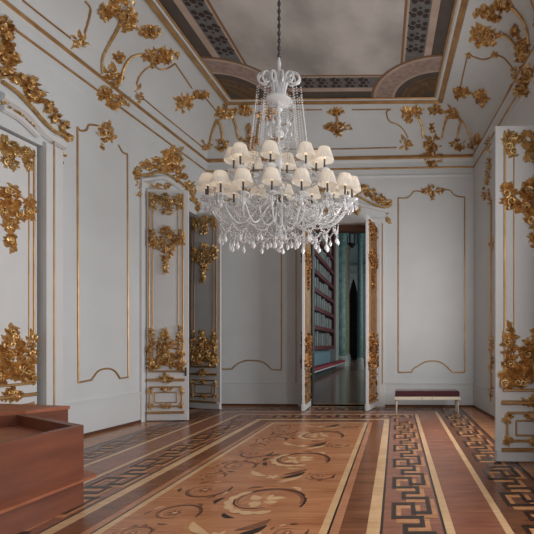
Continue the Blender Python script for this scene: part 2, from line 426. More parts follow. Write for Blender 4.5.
# skirting, dado line, white casings
def lath(name, P, spans, z0, z1, out, m):
    mb = MB()
    for u0, u1 in spans:
        b = [P(u0, z0, 0), P(u1, z0, 0), P(u1, z0, -out), P(u0, z0, -out)]
        t = [p+Vector((0, 0, z1-z0)) for p in b]
        i = len(mb.v); mb.v += b+t
        for q in ((0, 3, 2, 1), (4, 5, 6, 7), (0, 1, 5, 4), (1, 2, 6, 5), (2, 3, 7, 6), (3, 0, 4, 7)): mb.face([i+k for k in q])
    return struct(mb.build(name, m=m, smooth=False))
Lsp = [(0, LWL(11.33)), (LWL(9.02), LWL(7.15)), (LWL(4.6), LWL(-2.3))]
Bsp = [(.0, ub(298)), (ub(383), (RB-LB).length)]
Rsp = [(0, RWL(6.2)), (RWL(3.9), RWL(-2.3))]
for nm, P, sp in (('left', PL, Lsp), ('back', PB, Bsp), ('right', PR, Rsp)):
    lath('baseboard_'+nm, P, sp, 0, .05, .035, 'skirt')
    lath('trim_dado_'+nm, P, sp, .05, .60, .018, 'wall')
    lath('trim_dado_cap_'+nm, P, sp, .60, .635, .035, 'wall')

# ------------------------------------------------------------------ cove, cornices, ceiling
N = 14
for nm, wa, ca, wb_, cb in (('left', LB, cLB, LF, cLF), ('back', LB, cLB, RB, cRB), ('right', RB, cRB, RF, cRF), ('front', LF, cLF, RF, cRF)):
    mb = MB()
    for i in range(N+1):
        for a, b in ((wa, ca), (wb_, cb)):
            p, z = cove_pt(a, b, i/N); mb.v.append(Vector((p.x, p.y, z)))
    for i in range(N): mb.face([2*i, 2*i+1, 2*i+3, 2*i+2])
    struct(mb.build('ceiling_cove_'+nm, m='cove', fix=False))
def rail(name, P, L, profile, m):
    """sweep (z, outward) profile along a wall, clipped to the corners"""
    mb = MB(); b = []
    for u in (0, L):
        b.append(len(mb.v)); mb.v += [P(u, z, -o) for z, o in profile]
    k = len(profile)
    for i in range(k-1): mb.face([b[0]+i, b[0]+i+1, b[1]+i+1, b[1]+i])
    return struct(mb.build(name, m=m, fix=False))
def halfround(zc, r, o=0, k=7): return [(zc+r*math.cos(PI*i/k), o+r*math.sin(PI*i/k)) for i in range(k+1)]
for nm, P, A, B in (('left', PL, LB, LF), ('back', PB, LB, RB), ('right', PR, RB, RF)):
    L = (B-A).length
    rail('trim_cornice_gold_'+nm, P, L, halfround(ZC, .062, .0), 'goldline')
    rail('trim_cornice_fine_gold_'+nm, P, L, halfround(ZC+.075, .014, .0), 'goldline')
    rail('trim_cornice_lower_gold_'+nm, P, L, halfround(ZC-.25, .024, .0), 'goldline')
    rail('trim_cornice_white_'+nm, P, L, [(ZC-.10, 0), (ZC-.06, .05), (ZC-.04, .06)], 'wall')
    rail('trim_frieze_'+nm, P, L, [(ZC-.50, 0), (ZC-.47, .03), (ZC-.44, .03), (ZC-.42, 0)], 'wall')
# ceiling frame and painting
def quad_ring(mb, q0, q1, z0, z1):
    for i in range(4):
        j = (i+1) % 4; mb.poly([(q0[i].x, q0[i].y, z0), (q0[j].x, q0[j].y, z0), (q1[j].x, q1[j].y, z1), (q1[i].x, q1[i].y, z1)])
CQ = [cLF, cRF, cRB, cLB]
def inset(d):
    out = []
    for i in range(4):
        p = CQ[i]; a = (CQ[(i+1) % 4]-p).normalized(); b = (CQ[i-1]-p).normalized(); s = abs(a.x*b.y-a.y*b.x)
        out.append(p+(a+b)*(d/s))
    return out
mb = MB()
for m, d0, d1, zs in (('goldline', -.03, .11, (0, .06, .02)), ('white', .11, .18, (.02, .03, .0)), ('goldline', .18, .23, (.0, .04, .02))):
    mb.use(M[m])
    a, b, c = inset(d0), inset((d0+d1)/2), inset(d1)
    quad_ring(mb, a, b, ZT-zs[0]+.01, ZT-zs[1]); quad_ring(mb, b, c, ZT-zs[1], ZT-zs[2])
struct(mb.build('trim_ceiling_frame', fix=False))
mb = MB()
bands = [(.2, .46, 'c_dark'), (.46, .60, 'c_pink'), (.60, .98, 'c_teal'), (.98, 1.02, 'c_pink'), (1.02, 1.07, 'c_edge')]
for d0, d1, m in bands: mb.use(M[m]); quad_ring(mb, inset(d0), inset(d1), ZT, ZT)
q = inset(1.07); mb.use(M['sky']); mb.poly([(p.x, p.y, ZT) for p in q])
# florets along the border
for i in range(4):
    a, b = inset(.79)[i], inset(.79)[(i+1) % 4]; L = (b-a).length; n = int(L/.30); d = (b-a)/L; nn = Vector((-d.y, d.x, 0))
    mb.use(M['c_flor'])
    for k in range(n):
        u = (k+.5)*L/n
        if u < .95 or u > L-.95: continue
        for dx, dy, r in ((0, 0, .06), (.05, .11, .055), (-.07, .10, .05), (.06, -.11, .055), (-.06, -.12, .05), (-.12, 0, .03), (0, .17, .03)):
            c = a+d*(u+dx)+nn*dy
            mb.poly([(c.x+r*math.cos(2*PI*j/9), c.y+r*math.sin(2*PI*j/9), ZT-.003) for j in range(9)])
# painted corner shells
for i in range(4):
    p = inset(.21)[i]; a = (CQ[(i+1) % 4]-CQ[i]).normalized(); b = (CQ[i-1]-CQ[i]).normalized()
    for k, (r0, r1, m) in enumerate([(1.50, 1.44, 'c_edge'), (1.44, 1.38, 'c_pink'), (1.38, 1.0, 'c_fan'), (1.0, .94, 'c_pink'), (.94, .78, 'c_dark'), (.78, .70, 'c_shell'), (.70, .66, 'c_dark'),
                                     (.66, .5, 'c_shell'), (.5, .45, 'c_dark'), (.45, .28, 'c_shell'), (.28, 0.0, 'c_dark')]):
        mb.use(M[m]); n = 20
        for j in range(n):
            t0, t1 = PI/2*j/n, PI/2*(j+1)/n
            f = lambda r, t: (p.x+(a.x*math.cos(t)+b.x*math.sin(t))*r, p.y+(a.y*math.cos(t)+b.y*math.sin(t))*r, ZT-.006)
            mb.poly([f(r0, t0), f(r0, t1), f(r1, t1), f(r1, t0)])
struct(mb.build('ceiling', smooth=False, fix=False))

# ------------------------------------------------------------------ gilded carving generator
def leaf(mb, S, x, y, ang, L, W, curl, h, n=6, w0=0.0):
    a = ang; px, py = x, y; base = len(mb.v)
    for i in range(n+1):
        t = i/n; wd = W*(math.sin(PI*min(.97, .12+t*.88))**.8)*.5
        c, s = math.cos(a), math.sin(a)
        hh = w0+h*(.35+.65*math.sin(PI*(.15+.85*t)))
        mb.v.append(S(px-s*wd, py+c*wd, w0+.002)); mb.v.append(S(px, py, hh)); mb.v.append(S(px+s*wd, py-c*wd, w0+.002))
        px += c*L/n; py += s*L/n; a += curl/n
    for i in range(n):
        b = base+3*i; mb.face([b, b+1, b+4, b+3]); mb.face([b+1, b+2, b+5, b+4])
def boss(mb, S, x, y, r, h, k=8):
    b = len(mb.v); mb.v.append(S(x, y, h))
    for q, hh in ((.6, .8), (1, 0.0)):
        for j in range(k): a = 2*PI*j/k; mb.v.append(S(x+r*q*math.cos(a), y+r*q*math.sin(a), h*hh+.002))
    for j in range(k):
        q = (j+1) % k; mb.face([b, b+1+j, b+1+q]); mb.face([b+1+j, b+1+k+j, b+1+k+q, b+1+q])
def line(mb, S, pts, r, w=.012, sub=6, smooth=True, k=6):
    P3 = []
    if smooth and len(pts) > 2:
        q = [pts[0]]+list(pts)+[pts[-1]]; out = []
        for i in range(1, len(q)-2):
            for j in range(sub):
                t = j/sub; p0, p1, p2, p3 = q[i-1:i+3]
                out.append(tuple(.5*((2*p1[c])+(-p0[c]+p2[c])*t+(2*p0[c]-5*p1[c]+4*p2[c]-p3[c])*t*t+(-p0[c]+3*p1[c]-3*p2[c]+p3[c])*t**3) for c in (0, 1)))
        out.append(tuple(pts[-1]))
    else:
        out = []
        for a, b in zip(pts[:-1], pts[1:]):
            for j in range(sub): out.append((a[0]+(b[0]-a[0])*j/sub, a[1]+(b[1]-a[1])*j/sub))
        out.append(pts[-1])
    mb.tube([S(x, y, w) for x, y in out], r, k)
def spiral(mb, S, x, y, R, a0, turns, r, w=.03, sq=1.0):
    pts = []; n = int(14*abs(turns))+4
    for i in range(n+1):
        t = i/n; rr = R*(1-.82*t); a = a0+2*PI*turns*t
        pts.append(S(x+rr*math.cos(a), y+rr*math.sin(a)*sq, w+.02*t))
    mb.tube(pts, lambda t: r*(1-.5*t), 5)
def cluster(mb, S, cx, cy, rx, ry, n, Lf, h, rng, ori=None, scrolls=1):
    """acanthus foliage filling an ellipse; leaves fan outwards and curl"""
    for i in range(n):
        a = rng.random()*2*PI; q = math.sqrt(rng.random())*.88
        x, y = cx+rx*q*math.cos(a), cy+ry*q*math.sin(a)
        L = Lf*rng.uniform(.6, 1.25)
        d = math.atan2((y-cy)/max(ry, .01), (x-cx)/max(rx, .01))+rng.uniform(-.9, .9) if ori is None else ori+rng.uniform(-.7, .7)
        leaf(mb, S, x-L*.3*math.cos(d), y-L*.3*math.sin(d), d, L, L*rng.uniform(.36, .6), rng.uniform(-2.2, 2.2), h*rng.uniform(.6, 1.2), n=5)
    for i in range(scrolls):
        a = rng.random()*2*PI; q = .5
        spiral(mb, S, cx+rx*q*math.cos(a), cy+ry*q*math.sin(a), Lf*.55, rng.random()*6, rng.choice((-1.3, 1.3)), h*.3, h*.6)
    for i in range(max(1, n//7)):
        a = rng.random()*2*PI; q = rng.random()*.5
        boss(mb, S, cx+rx*q*math.cos(a), cy+ry*q*math.sin(a), Lf*.2, h*1.1)

def base_of(S, x, y): p = S(x, y, 0); return (round(p.x, 3), round(p.y, 3), round(p.z, 3))
def carved(name, label, cat, S, cl, stems=(), seed=1, group=None, h=.07, mt='gold', dens=1.0, stem_r=.022):
    rng = random.Random(seed)
    x0, y0 = cl[0][0], cl[0][1]
    t = thing(name, label, cat, base_of(S, x0, y0), group)
    for c in cl:
        mb = MB(); cx, cy, rx, ry = c[0], c[1], c[2]*1.12, c[3]*1.12; ori = c[4] if len(c) > 4 else None
        Lf = max(2.8, min(rx, ry)*.66); n = int(max(14, dens*12*rx*ry/(Lf*Lf)))
        cluster(mb, S, cx, cy, rx, ry, n, Lf, h, rng, ori, scrolls=1+int(rx*ry/60))
        mb.build('foliage', t, mt)
    for s in stems:
        mb = MB(); line(mb, S, s, lambda q: stem_r*(1.15-.4*q), .03); mb.build('stem', t, mt)
    return t

# ---- panel frames on the walls
def frame(label, S, outline, crest, seed, r=.017, group=None, cat='wall panel', cd=1.0):
    t = thing('gilded_panel_frame', label, cat, base_of(S, *outline[0][0]), group)
    mb = MB()
    for seg in outline: line(mb, S, seg, r, .010, sub=5, smooth=len(seg) > 2)
    mb.build('moulding', t, 'goldline')
    rng = random.Random(seed)
    if crest:
        for c in crest:
            mb = MB(); cluster(mb, S, *c[:4], int(max(9, 14*cd)), max(3, min(c[2], c[3])*.9), .05, rng); mb.build('crest', t, 'gold')
    return t
frame('tall gilt-edged wall panel between the two doorways of the left wall', LW,
      [[(78, 382.5), (77, 127)], [(127.8, 377.3), (127, 154)], [(77, 127), (80, 130.5), (86, 130), (88.5, 125), (97, 125.5)],
       [(127, 154), (122, 152), (118, 145)],
       [(78, 382.5), (91, 380)], [(91, 380), (93, 377), (98, 371), (106, 368.5), (113, 370), (117.5, 375), (119, 378)], [(119, 378.3), (127.8, 377.3)]],
      [(104, 131, 8, 8), (110, 136, 6, 5), (103, 143, 3, 7)], 3)
frame('gilt-edged panel on the back wall right of the portal, above the red bench', BW,
      [[(398.3, 372.3), (398.3, 198)], [(464.6, 372.3), (464.6, 197)], [(398.3, 198), (407, 198), (411, 195), (414, 191.5), (420, 191.5), (426, 192)],
       [(464.6, 197), (458, 196.5), (453, 194), (450, 190.5), (444, 190), (438, 192)],
       [(398.3, 372.3), (412, 372)], [(412, 372), (413, 369), (418, 366), (425, 362), (432, 361), (440, 362), (446, 366), (450, 370), (452, 372)], [(452, 372.3), (464.6, 372.3)]],
      [(432, 190, 7, 5), (425, 191, 4, 3), (440, 190.5, 4, 3), (431.5, 196, 3, 4)], 4)
frame('gilt-edged panel on the back wall left of the portal, behind the chandelier', BW,
      [[(221.3, 369), (221.3, 200)], [(281.5, 370), (281.5, 199)], [(221.3, 200), (230, 200), (236, 193), (244, 193)], [(281.5, 199), (274, 199), (268, 193), (260, 193)],
       [(221.3, 369), (232.5, 369)], [(232.5, 369), (234, 367), (239, 363), (246, 360.5), (253, 360.5), (260, 361), (266, 364), (271, 369)], [(271, 369.5), (281.5, 370)]],
      [(252, 191, 8, 6)], 5)

# ---- cove panels
frame('gilt-edged cove panel above the left wall', LC,
      [[(136, 84), (139, 76), (145, 69), (152.5, 65.5), (160, 69), (168, 67.5), (175, 63)], [(175, 63), (192, 88)], [(205, 97), (214, 108), (220, 116)],
       [(140, 96), (165, 117), (201, 146)]], [(138.5, 93, 4.5, 10), (152.5, 65, 2.5, 2.5), (204.5, 145, 4.5, 6)], 6, r=.016, cat='cove panel')
frame('gilt-edged cove panel above the right wall', RC,
      [[(468, 54), (463, 75), (457.5, 101)], [(468, 54), (480, 58.5), (488, 58.5), (495, 55), (503, 57), (510, 64), (514, 70)], [(512, 84), (498, 113), (482, 146)]],
      [(514, 75, 4, 11), (495, 54, 2.5, 3), (469, 55, 2, 2)], 7, r=.015, cat='cove panel')
frame('wide gilt-edged cove panel above the portal, behind the chandelier', BC,
      [[(290, 109.5), (322, 109.5)], [(352, 109.5), (391, 109)], [(391, 109), (387, 111), (387, 116), (390, 121.5), (396, 123.5), (401, 127), (405, 132), (408, 138)],
       [(290, 109.5), (294, 112), (294, 117), (291, 121.5), (285, 124), (280, 127), (275, 133), (272, 139)],
       [(284, 149), (340, 149), (397, 147.5)]], [(405, 143, 7, 6.5), (275, 144, 7, 6.5)], 8, r=.016, cat='cove panel')
frame('gilt cove moulding at the upper left corner of the picture', LC, [[(22, 0), (45, 18.5), (70, 38)], [(84, 33), (88, 20), (90, 8), (85, 1)]],
      [(79, 40, 9, 10)], 9, r=.018, cat='cove panel')
frame('gilt cove moulding at the upper right corner of the picture', RC, [[(531, 0), (534.5, 8), (537, 15)]], [(538, 22, 4, 9)], 10, r=.016, cat='cove panel')

# ---- big ornaments on the cove
carved('gilded_acanthus_spray', 'large gilded acanthus spray climbing the left cove to the ceiling frame', 'stucco ornament', LC,
       [(112, 76, 9, 12), (118, 7, 17, 10), (127, 21, 9, 9), (104, 12, 6, 8), (160, 55, 18, 7), (150, 31, 11, 5.5), (118, 58, 5, 6)],
       [[(124, 10), (118, 26), (108, 44), (101.5, 58), (101, 74)], [(119, 84), (123, 68), (130, 57), (141, 53)]], 21)
carved('gilded_acanthus_spray', 'large gilded acanthus spray climbing the right cove to the ceiling frame', 'stucco ornament', RC,
       [(523, 50, 7, 13), (484, 36, 16, 10), (484, 12, 10, 7), (503, 5, 11, 6), (496, 18, 6, 2.5), (516, 31, 4, 6)],
       [[(512, 6), (522, 17), (528, 30), (530, 44)], [(503, 33), (511, 38), (518, 48), (523, 62)]], 22)
carved('gilded_cornice_clasp', 'gilded leaf clasp over the left cornice, below the large cove spray', 'stucco ornament', LC, [(106, 93, 10, 7), (116, 102, 11, 8)], (), 23)
carved('gilded_cornice_clasp', 'gilded leaf clasp over the right cornice, above the open door leaf', 'stucco ornament', RC, [(527, 74, 7, 9), (522, 87, 7, 9)], (), 24)
carved('gilded_flower_sprig', 'gilded flower sprig crossing the left cove panel, beside the back corner', 'stucco ornament', LC,
       [(184, 102, 9, 8), (201, 94, 8, 4)], [[(188, 101), (195, 97)]], 25)
carved('gilded_flower_sprig', 'gilded flower sprig crossing the right cove panel', 'stucco ornament', RC,
       [(482, 98, 6.5, 8), (461, 92, 8.5, 5)], [[(466, 92), (476, 94)]], 26)
def pair(f): return lambda x: 680.5-x if f else x
for f, side in ((False, 'right'), (True, 'left')):
    X = pair(f); mir = lambda pts: [(X(a), b) for a, b in pts]
    carved('gilded_foliage_swag', 'gilded foliage swag with looping stems in the back cove, %s of the chandelier' % side if not f else
           'gilded foliage swag with looping stems in the back cove at the left corner', 'stucco ornament', BC,
           [(X(432), 143, 10, 7), (X(412), 113, 11, 8), (X(435), 110, 7, 5), (X(455), 112, 11, 7), (X(458), 145, 7, 5.5), (X(432), 128, 2.5, 5), (X(471), 146, 3, 3)],
           [mir([(418, 117), (422, 126), (423, 138)]), mir([(447, 117), (444, 126), (442, 138)]), mir([(462, 119), (459, 127), (457, 139)]), mir([(463, 119), (468, 131), (471, 145)]),
            mir([(463, 112), (471, 117), (473, 128)])], 31 if f else 30, stem_r=.028)
    carved('gilded_cornice_clasp', 'gilded leaf clasp over the back cornice, below the %s foliage swag' % side, 'stucco ornament', BC,
           [(X(431), 158, 13, 4.5), (X(432), 152, 3, 5), (X(432), 165, 4, 4)], (), 34 if f else 33)
carved('gilded_flower_sprig', 'small gilded bud beside the back right corner of the cove', 'stucco ornament', RC, [(478.5, 140, 3.5, 6)], (), 35)
carved('gilded_pendant_bouquet', 'gilded pendant bouquet in the middle of the back cove, just right of the chandelier', 'stucco ornament', BC,
       [(338, 127, 14, 4.5), (336, 111, 8, 3.5), (338, 133, 3.5, 4)], [[(337, 110), (338, 128)]], 36, stem_r=.03)

# ------------------------------------------------------------------ doors
def door_leaf(name, hinge, free, H, side, swap=False, mt='gold', back=True, seed=50, detail=1.0, panel=False):
    """leaf standing from hinge to free edge; `side` is +1/-1 for the carved face shown"""
    h = Vector((*hinge, 0)); f = Vector((*free, 0)); W = (f-h).length; d = (f-h)/W; n = Vector((d.y, -d.x, 0))*side
    t = thing(name, loc=(h.x, h.y, 0), kind='structure')
    T = .05
    mb = MB(); c = (h+f)/2+Vector((0, 0, H/2+.01)); R = Matrix(((d.x, -d.y, 0), (d.y, d.x, 0), (0, 0, 1)))
    mb.box(c, (W, T, H), R); mb.build('door_board', t, 'white', smooth=False)
    if panel:
        mb = MB()
        for s_ in (1, -1): mb.box(h+d*(W*.47)+Vector((0, 0, H*.51))+n*s_*(T/2+.003), (W*.84, .006, H*.95), R)
        mb.build('gilded_panel', t, 'antique', smooth=False)
    for fn in ((1, -1) if back else (1,)):
        rng = random.Random(seed+fn)
        def S(u, v, w=0.0, nn=n*fn): return h+d*(u*W)+Vector((0, 0, .01+v*H))+nn*(T/2+w)
        k = W; kk = H/W     # convert so that v units match u units
        def SS(x, y, w=0.0): return S(x, y/kk, w)
        # plinth block
        mb = MB(); q = h+d*(W/2)+Vector((0, 0, .095))+n*fn*(T/2+.012); mb.box(q, (W*.98, .024, .15), R); mb.build('plinth', t, 'white', smooth=False)
        mb = MB()
        fr = lambda a, b, c_, d_, r: [line(mb, SS, p, r, .008, sub=2, smooth=False) for p in ([(a, c_*kk), (a, d_*kk)], [(b, c_*kk), (b, d_*kk)])]
        fr(.06, .88, .215, .985, .015); fr(.15, .76, .215, .985, .009)
        line(mb, SS, [(.04, .213*kk), (.90, .213*kk)], .02, .012, 3, False)
        line(mb, SS, [(.02, .176*kk), (.92, .176*kk)], .03, .015, 3, False)
        fr(.08, .85, .062, .14, .018); line(mb, SS, [(.08, .062*kk), (.85, .062*kk)], .018, .01, 3, False); line(mb, SS, [(.08, .145*kk), (.85, .145*kk)], .018, .01, 3, False)
        fr(.20, .73, .078, .122, .012); line(mb, SS, [(.20, .078*kk), (.73, .078*kk)], .012, .01, 3, False); line(mb, SS, [(.20, .122*kk), (.73, .122*kk)], .012, .01, 3, False)
        line(mb, SS, [(.02, .035*kk), (.92, .035*kk)], .03, .02, 3, False)
        mb.build('moulding', t, 'goldline')
        def cl(nm, lst, Lf, hh, label=None, m2=mt):
            mb = MB()
            for (x, v, rx, rv, n_, *o) in lst: cluster(mb, SS, x, v*kk, rx, rv*kk, int(n_*detail*2.7), Lf*.70, hh, rng, o[0] if o else None, 2)
            mb.build(nm, t, m2)
        cl('top_cartouche', [(.17, .962, .11, .020, 10), (.80, .962, .11, .020, 10), (.48, .955, .22, .030, 22), (.48, .912, .16, .025, 10), (.17, .93, .08, .02, 6), (.8, .93, .08, .02, 6)], .13, .05, m2='palegold' if mt == 'gold' else mt)
        cl('middle_cartouche', [(.48, .80, .20, .045, 24), (.48, .725, .13, .04, 14), (.46, .665, .07, .035, 8), (.13, .79, .10, .04, 12), (.82, .79, .10, .04, 12), (.3, .76, .12, .022, 8), (.66, .76, .12, .022, 8)], .14, .055)
        cl('lower_carving', [(.46, .31, .26, .065, 44), (.10, .33, .08, .075, 16), (.82, .33, .08, .085, 18), (.3, .25, .2, .03, 14), (.66, .25, .2, .03, 14), (.43, .375, .08, .025, 8), (.1, .245, .09, .03, 8), (.85, .245, .09, .03, 8)], .15, .06)
        cl('bar_cartouche', [(.46, .18, .22, .016, 14), (.46, .19, .09, .016, 6)], .10, .05)
        cl('base_carving', [(.09, .13, .07, .016, 6), (.84, .13, .07, .016, 6), (.09, .066, .07, .014, 6), (.84, .066, .07, .014, 6), (.46, .062, .16, .010, 9), (.46, .138, .16, .010, 9)], .09, .035)
    return t, (h, f, d, n, W, R)
def handle(t, info, z=1.78, u=.95, m='darksteel'):
    h, f, d, n, W, R = info
    for s in (1, -1):
        mb = MB(); p = h+d*(u*W)+Vector((0, 0, z))+n*s*.03; q = p+n*s*.05
        mb.tube([p, q], .012, 8); mb.tube([q, q-d*.10], .012, 8); mb.box(p+n*s*.002, (.04, .008, .18), R)
        mb.build('door_handle', t, m)
t, i1 = door_leaf('door_1', (-5.30, 9.16), (-4.462, 9.25), 4.93, 1, seed=60, back=False); handle(t, i1, 1.05, .94)
t, i2 = door_leaf('door_2', (-5.30, 11.10), (-4.40, 10.80), 4.98, 1, seed=61, back=False)
t, i3 = door_leaf('door_3', (2.42, 5.93), (1.372, 5.95), 4.62, -1, seed=62, back=False, detail=1.4)
# closed leaves in near left doorway
def lwp(Y, out=.08):
    p = PL(LWL(Y), 0, out); return (p.x, p.y)
t, i4 = door_leaf('door_4', lwp(6.80), lwp(5.90), 4.74, -1, seed=63, back=False, detail=1.3)
t, i5 = door_leaf('door_5', lwp(5.0), lwp(5.90), 4.74, 1, seed=64, back=False)
# portal leaves, swung into the room
pl, pr_ = BW(309.5, 346), BW(376, 346)
t, i6 = door_leaf('door_6', (pl.x, pl.y-.02), (-2.27, 10.52), 4.80, 1, seed=65, detail=1.2, panel=True, mt='antique'); handle(t, i6, 1.1, .93)
t, i7 = door_leaf('door_7', (pr_.x, pr_.y-.02), (-.715, 10.50), 4.80, -1, seed=66, detail=1.2, panel=True, mt='antique'); handle(t, i7, 1.1, .93)
# far right doorway leaf seen almost edge-on
def carve_strip(mb, a, b, n, z0, z1, rng):
    pass

# ---- lintel over portal, white casings with fine gold lines
def casing(label_n, S, pts_list, wd):
    mb = MB()
    for pts in pts_list: line(mb, S, pts, wd, -.005, 3, False, 4)
    return struct(mb.build(label_n, m='white'))
def vstrip(mb, P, u0, u1, z0, z1, out):
    b = [P(u0, z0, 0), P(u1, z0, 0), P(u1, z0, -out), P(u0, z0, -out)]; t = [p+Vector((0, 0, z1-z0)) for p in b]
    i = len(mb.v); mb.v += b+t
    for q in ((0, 3, 2, 1), (4, 5, 6, 7), (0, 1, 5, 4), (1, 2, 6, 5), (2, 3, 7, 6), (3, 0, 4, 7)): mb.face([i+k for k in q])
# portal casing
mb = MB()
vstrip(mb, PB, ub(300), ub(309), 0, 4.95, .05); vstrip(mb, PB, ub(376.5), ub(385), 0, 4.95, .05); vstrip(mb, PB, ub(300), ub(385), 4.85, 4.97, .055)
for x in (303, 380): vstrip(mb, PB, ub(x-.8), ub(x+.8), .1, 4.8, .065)
struct(mb.build('trim_portal_casing', m='white', smooth=False))
mb = MB()
for x in (296.0, 382.5): line(mb, BW, [(x, 384), (x, 224)], .012, .06 if x > 300 else .01, 3, False)
struct(mb.build('trim_portal_gold_line', m='goldline'))
mb = MB(); vstrip(mb, PL, LWL(7.15), LWL(6.85), 0, 4.85, .06); vstrip(mb, PL, LWL(4.95), LWL(4.65), 0, 4.85, .06)
vstrip(mb, PL, LWL(7.06), LWL(6.98), .1, 4.8, .085)
struct(mb.build('trim_near_door_casing', m='white', smooth=False))
mb = MB(); vstrip(mb, PL, LWL(11.33), LWL(11.15), 0, 5.0, .05); vstrip(mb, PL, LWL(9.2), LWL(9.02), 0, 5.0, .05); vstrip(mb, PL, LWL(11.33), LWL(9.02), 4.95, 5.06, .06)
struct(mb.build('trim_far_door_casing', m='white', smooth=False))
mb = MB()
for x, y0, y1 in ((50.3, 410, 136), (58.3, 408, 138), (141.0, 395, 190)): line(mb, LW, [(x, y0), (x, y1)], .010, .012 if x > 55 else .066, 3, False)
struct(mb.build('trim_left_gold_lines', m='goldline'))
mb = MB(); line(mb, LW, [(0, 108), (18, 119), (36, 136)], .05, .03, 6); line(mb, LW, [(0, 96), (24, 112), (44, 134), (62, 146)], .07, .02, 6)
line(mb, LW, [(44, 134), (62, 142)], .05, .02, 4, False)
struct(mb.build('trim_near_door_arch', m='white'))
mb = MB(); line(mb, LW, [(0, 126), (20, 137), (37, 137)], .02, .03, 4)
# overdoor arches, each with rim, crest and drops
def overdoor(label, S, rim, crest, drops, inner, seed, white=None, r=.03, h=.08):
    t = thing('gilded_overdoor', label, 'overdoor ornament', base_of(S, *rim[0]))
    mb = MB(); line(mb, S, rim, r, .05, 8); mb.build('rim', t, 'gold')
    rng = random.Random(seed)
    for c in crest:
        mb = MB(); cluster(mb, S, *c[:4], int(max(14, c[2]*c[3]*.5)), max(4, min(c[2], c[3])*.7), h, rng, None, 2); mb.build('crest', t, 'gold')
    for dr in drops:
        mb = MB(); cluster(mb, S, *dr, 9, 4, .05, rng); mb.build('drop', t, 'gold')
    mb = MB()
    for c in inner: cluster(mb, S, *c, 9, 4.5, .05, rng)
    if inner: mb.build('tympanum_sprig', t, 'gold')
    if white:
        mb = MB(); line(mb, S, white, .05, .03, 8); mb.build('arch_moulding', t, 'white')
    return t
overdoor('gilded rococo overdoor crest above the far doorway of the left wall', LW,
         [(137, 173), (141, 175), (148, 175), (156, 172), (165, 174), (175, 180), (185, 187), (192, 197), (198, 207)],
         [(171, 155, 11, 10), (158, 163, 9, 6), (146, 166, 8, 5), (137, 174, 3.5, 7), (176, 166, 9, 7), (180, 177, 7, 6), (188, 186, 6, 5), (193, 196, 4, 7), (197, 206, 3, 5), (165, 168, 8, 5)],
         [(138.5, 190, 2.5, 9)], [(156, 187, 7, 3), (168, 187, 7, 3.5)], 71, white=[(139, 180), (150, 179), (162, 178), (176, 186), (188, 197)])
overdoor('gilded rococo overdoor crest above the near left doorway, at the left edge of the picture', LW,
         [(0, 82), (14, 92), (28, 106), (42, 122), (52, 131), (60, 135), (68, 140)],
         [(3, 30, 9, 14), (2, 52, 10, 12), (10, 60, 8, 9), (5, 74, 9, 7), (18, 80, 8, 7), (29, 84, 8, 8), (38, 97, 8, 7), (48, 107, 6, 7), (54, 117, 5, 7), (62, 127, 5, 8), (28, 97, 8, 5), (66, 137, 3, 4)],
         [(62, 157, 3, 12)], [(6, 104, 8, 5), (18, 114, 7, 4), (30, 123, 6, 4)], 72, h=.09)
overdoor('gilded overdoor crest above the portal in the back wall', BW,
         [(292, 208), (300, 207), (312, 202), (325, 197), (341, 194), (356, 196), (368, 202), (380, 207), (391, 206.5)],
         [(341, 187, 9, 6), (352, 189, 6, 5), (362, 189, 7, 6), (371, 194, 7, 5), (379, 199, 7, 5), (387, 203, 6, 5), (320, 190, 6, 5), (311, 196, 6, 4), (303, 201, 6, 4), (295, 205, 5, 4), (352, 191, 6, 4), (330, 190, 6, 4)],
         [(386.5, 219, 3, 8), (296, 219, 3, 8)], [(341, 212, 10, 3), (357, 211, 7, 3.5), (324, 211, 7, 3.5)], 73,
         white=[(296, 212), (312, 207), (341, 200), (368, 207), (386, 211)])
# right wall, far doorway edge: narrow gilded surround
t = thing('gilded_door_surround', 'narrow gilded door surround on the right wall, seen edge-on beside the open door leaf', 'door surround', base_of(RW, 492, 400))
mb = MB(); line(mb, RW, [(491.8, 402), (491.8, 200)], .018, .02, 3, False); mb.build('moulding', t, 'goldline')
rng = random.Random(80); mb = MB()
for c in ((489, 146, 3, 8), (489, 162, 3, 10), (487, 178, 3, 8), (484.5, 192, 1.5, 10), (490, 196, 1.5, 9), (492, 246, 1.5, 10), (492, 345, 1.6, 12), (492, 365, 1.6, 10), (492, 392, 1.2, 10)):
    cluster(mb, RW, *c, 10, 3.2, .06, rng)
mb.build('carving', t, 'gold')

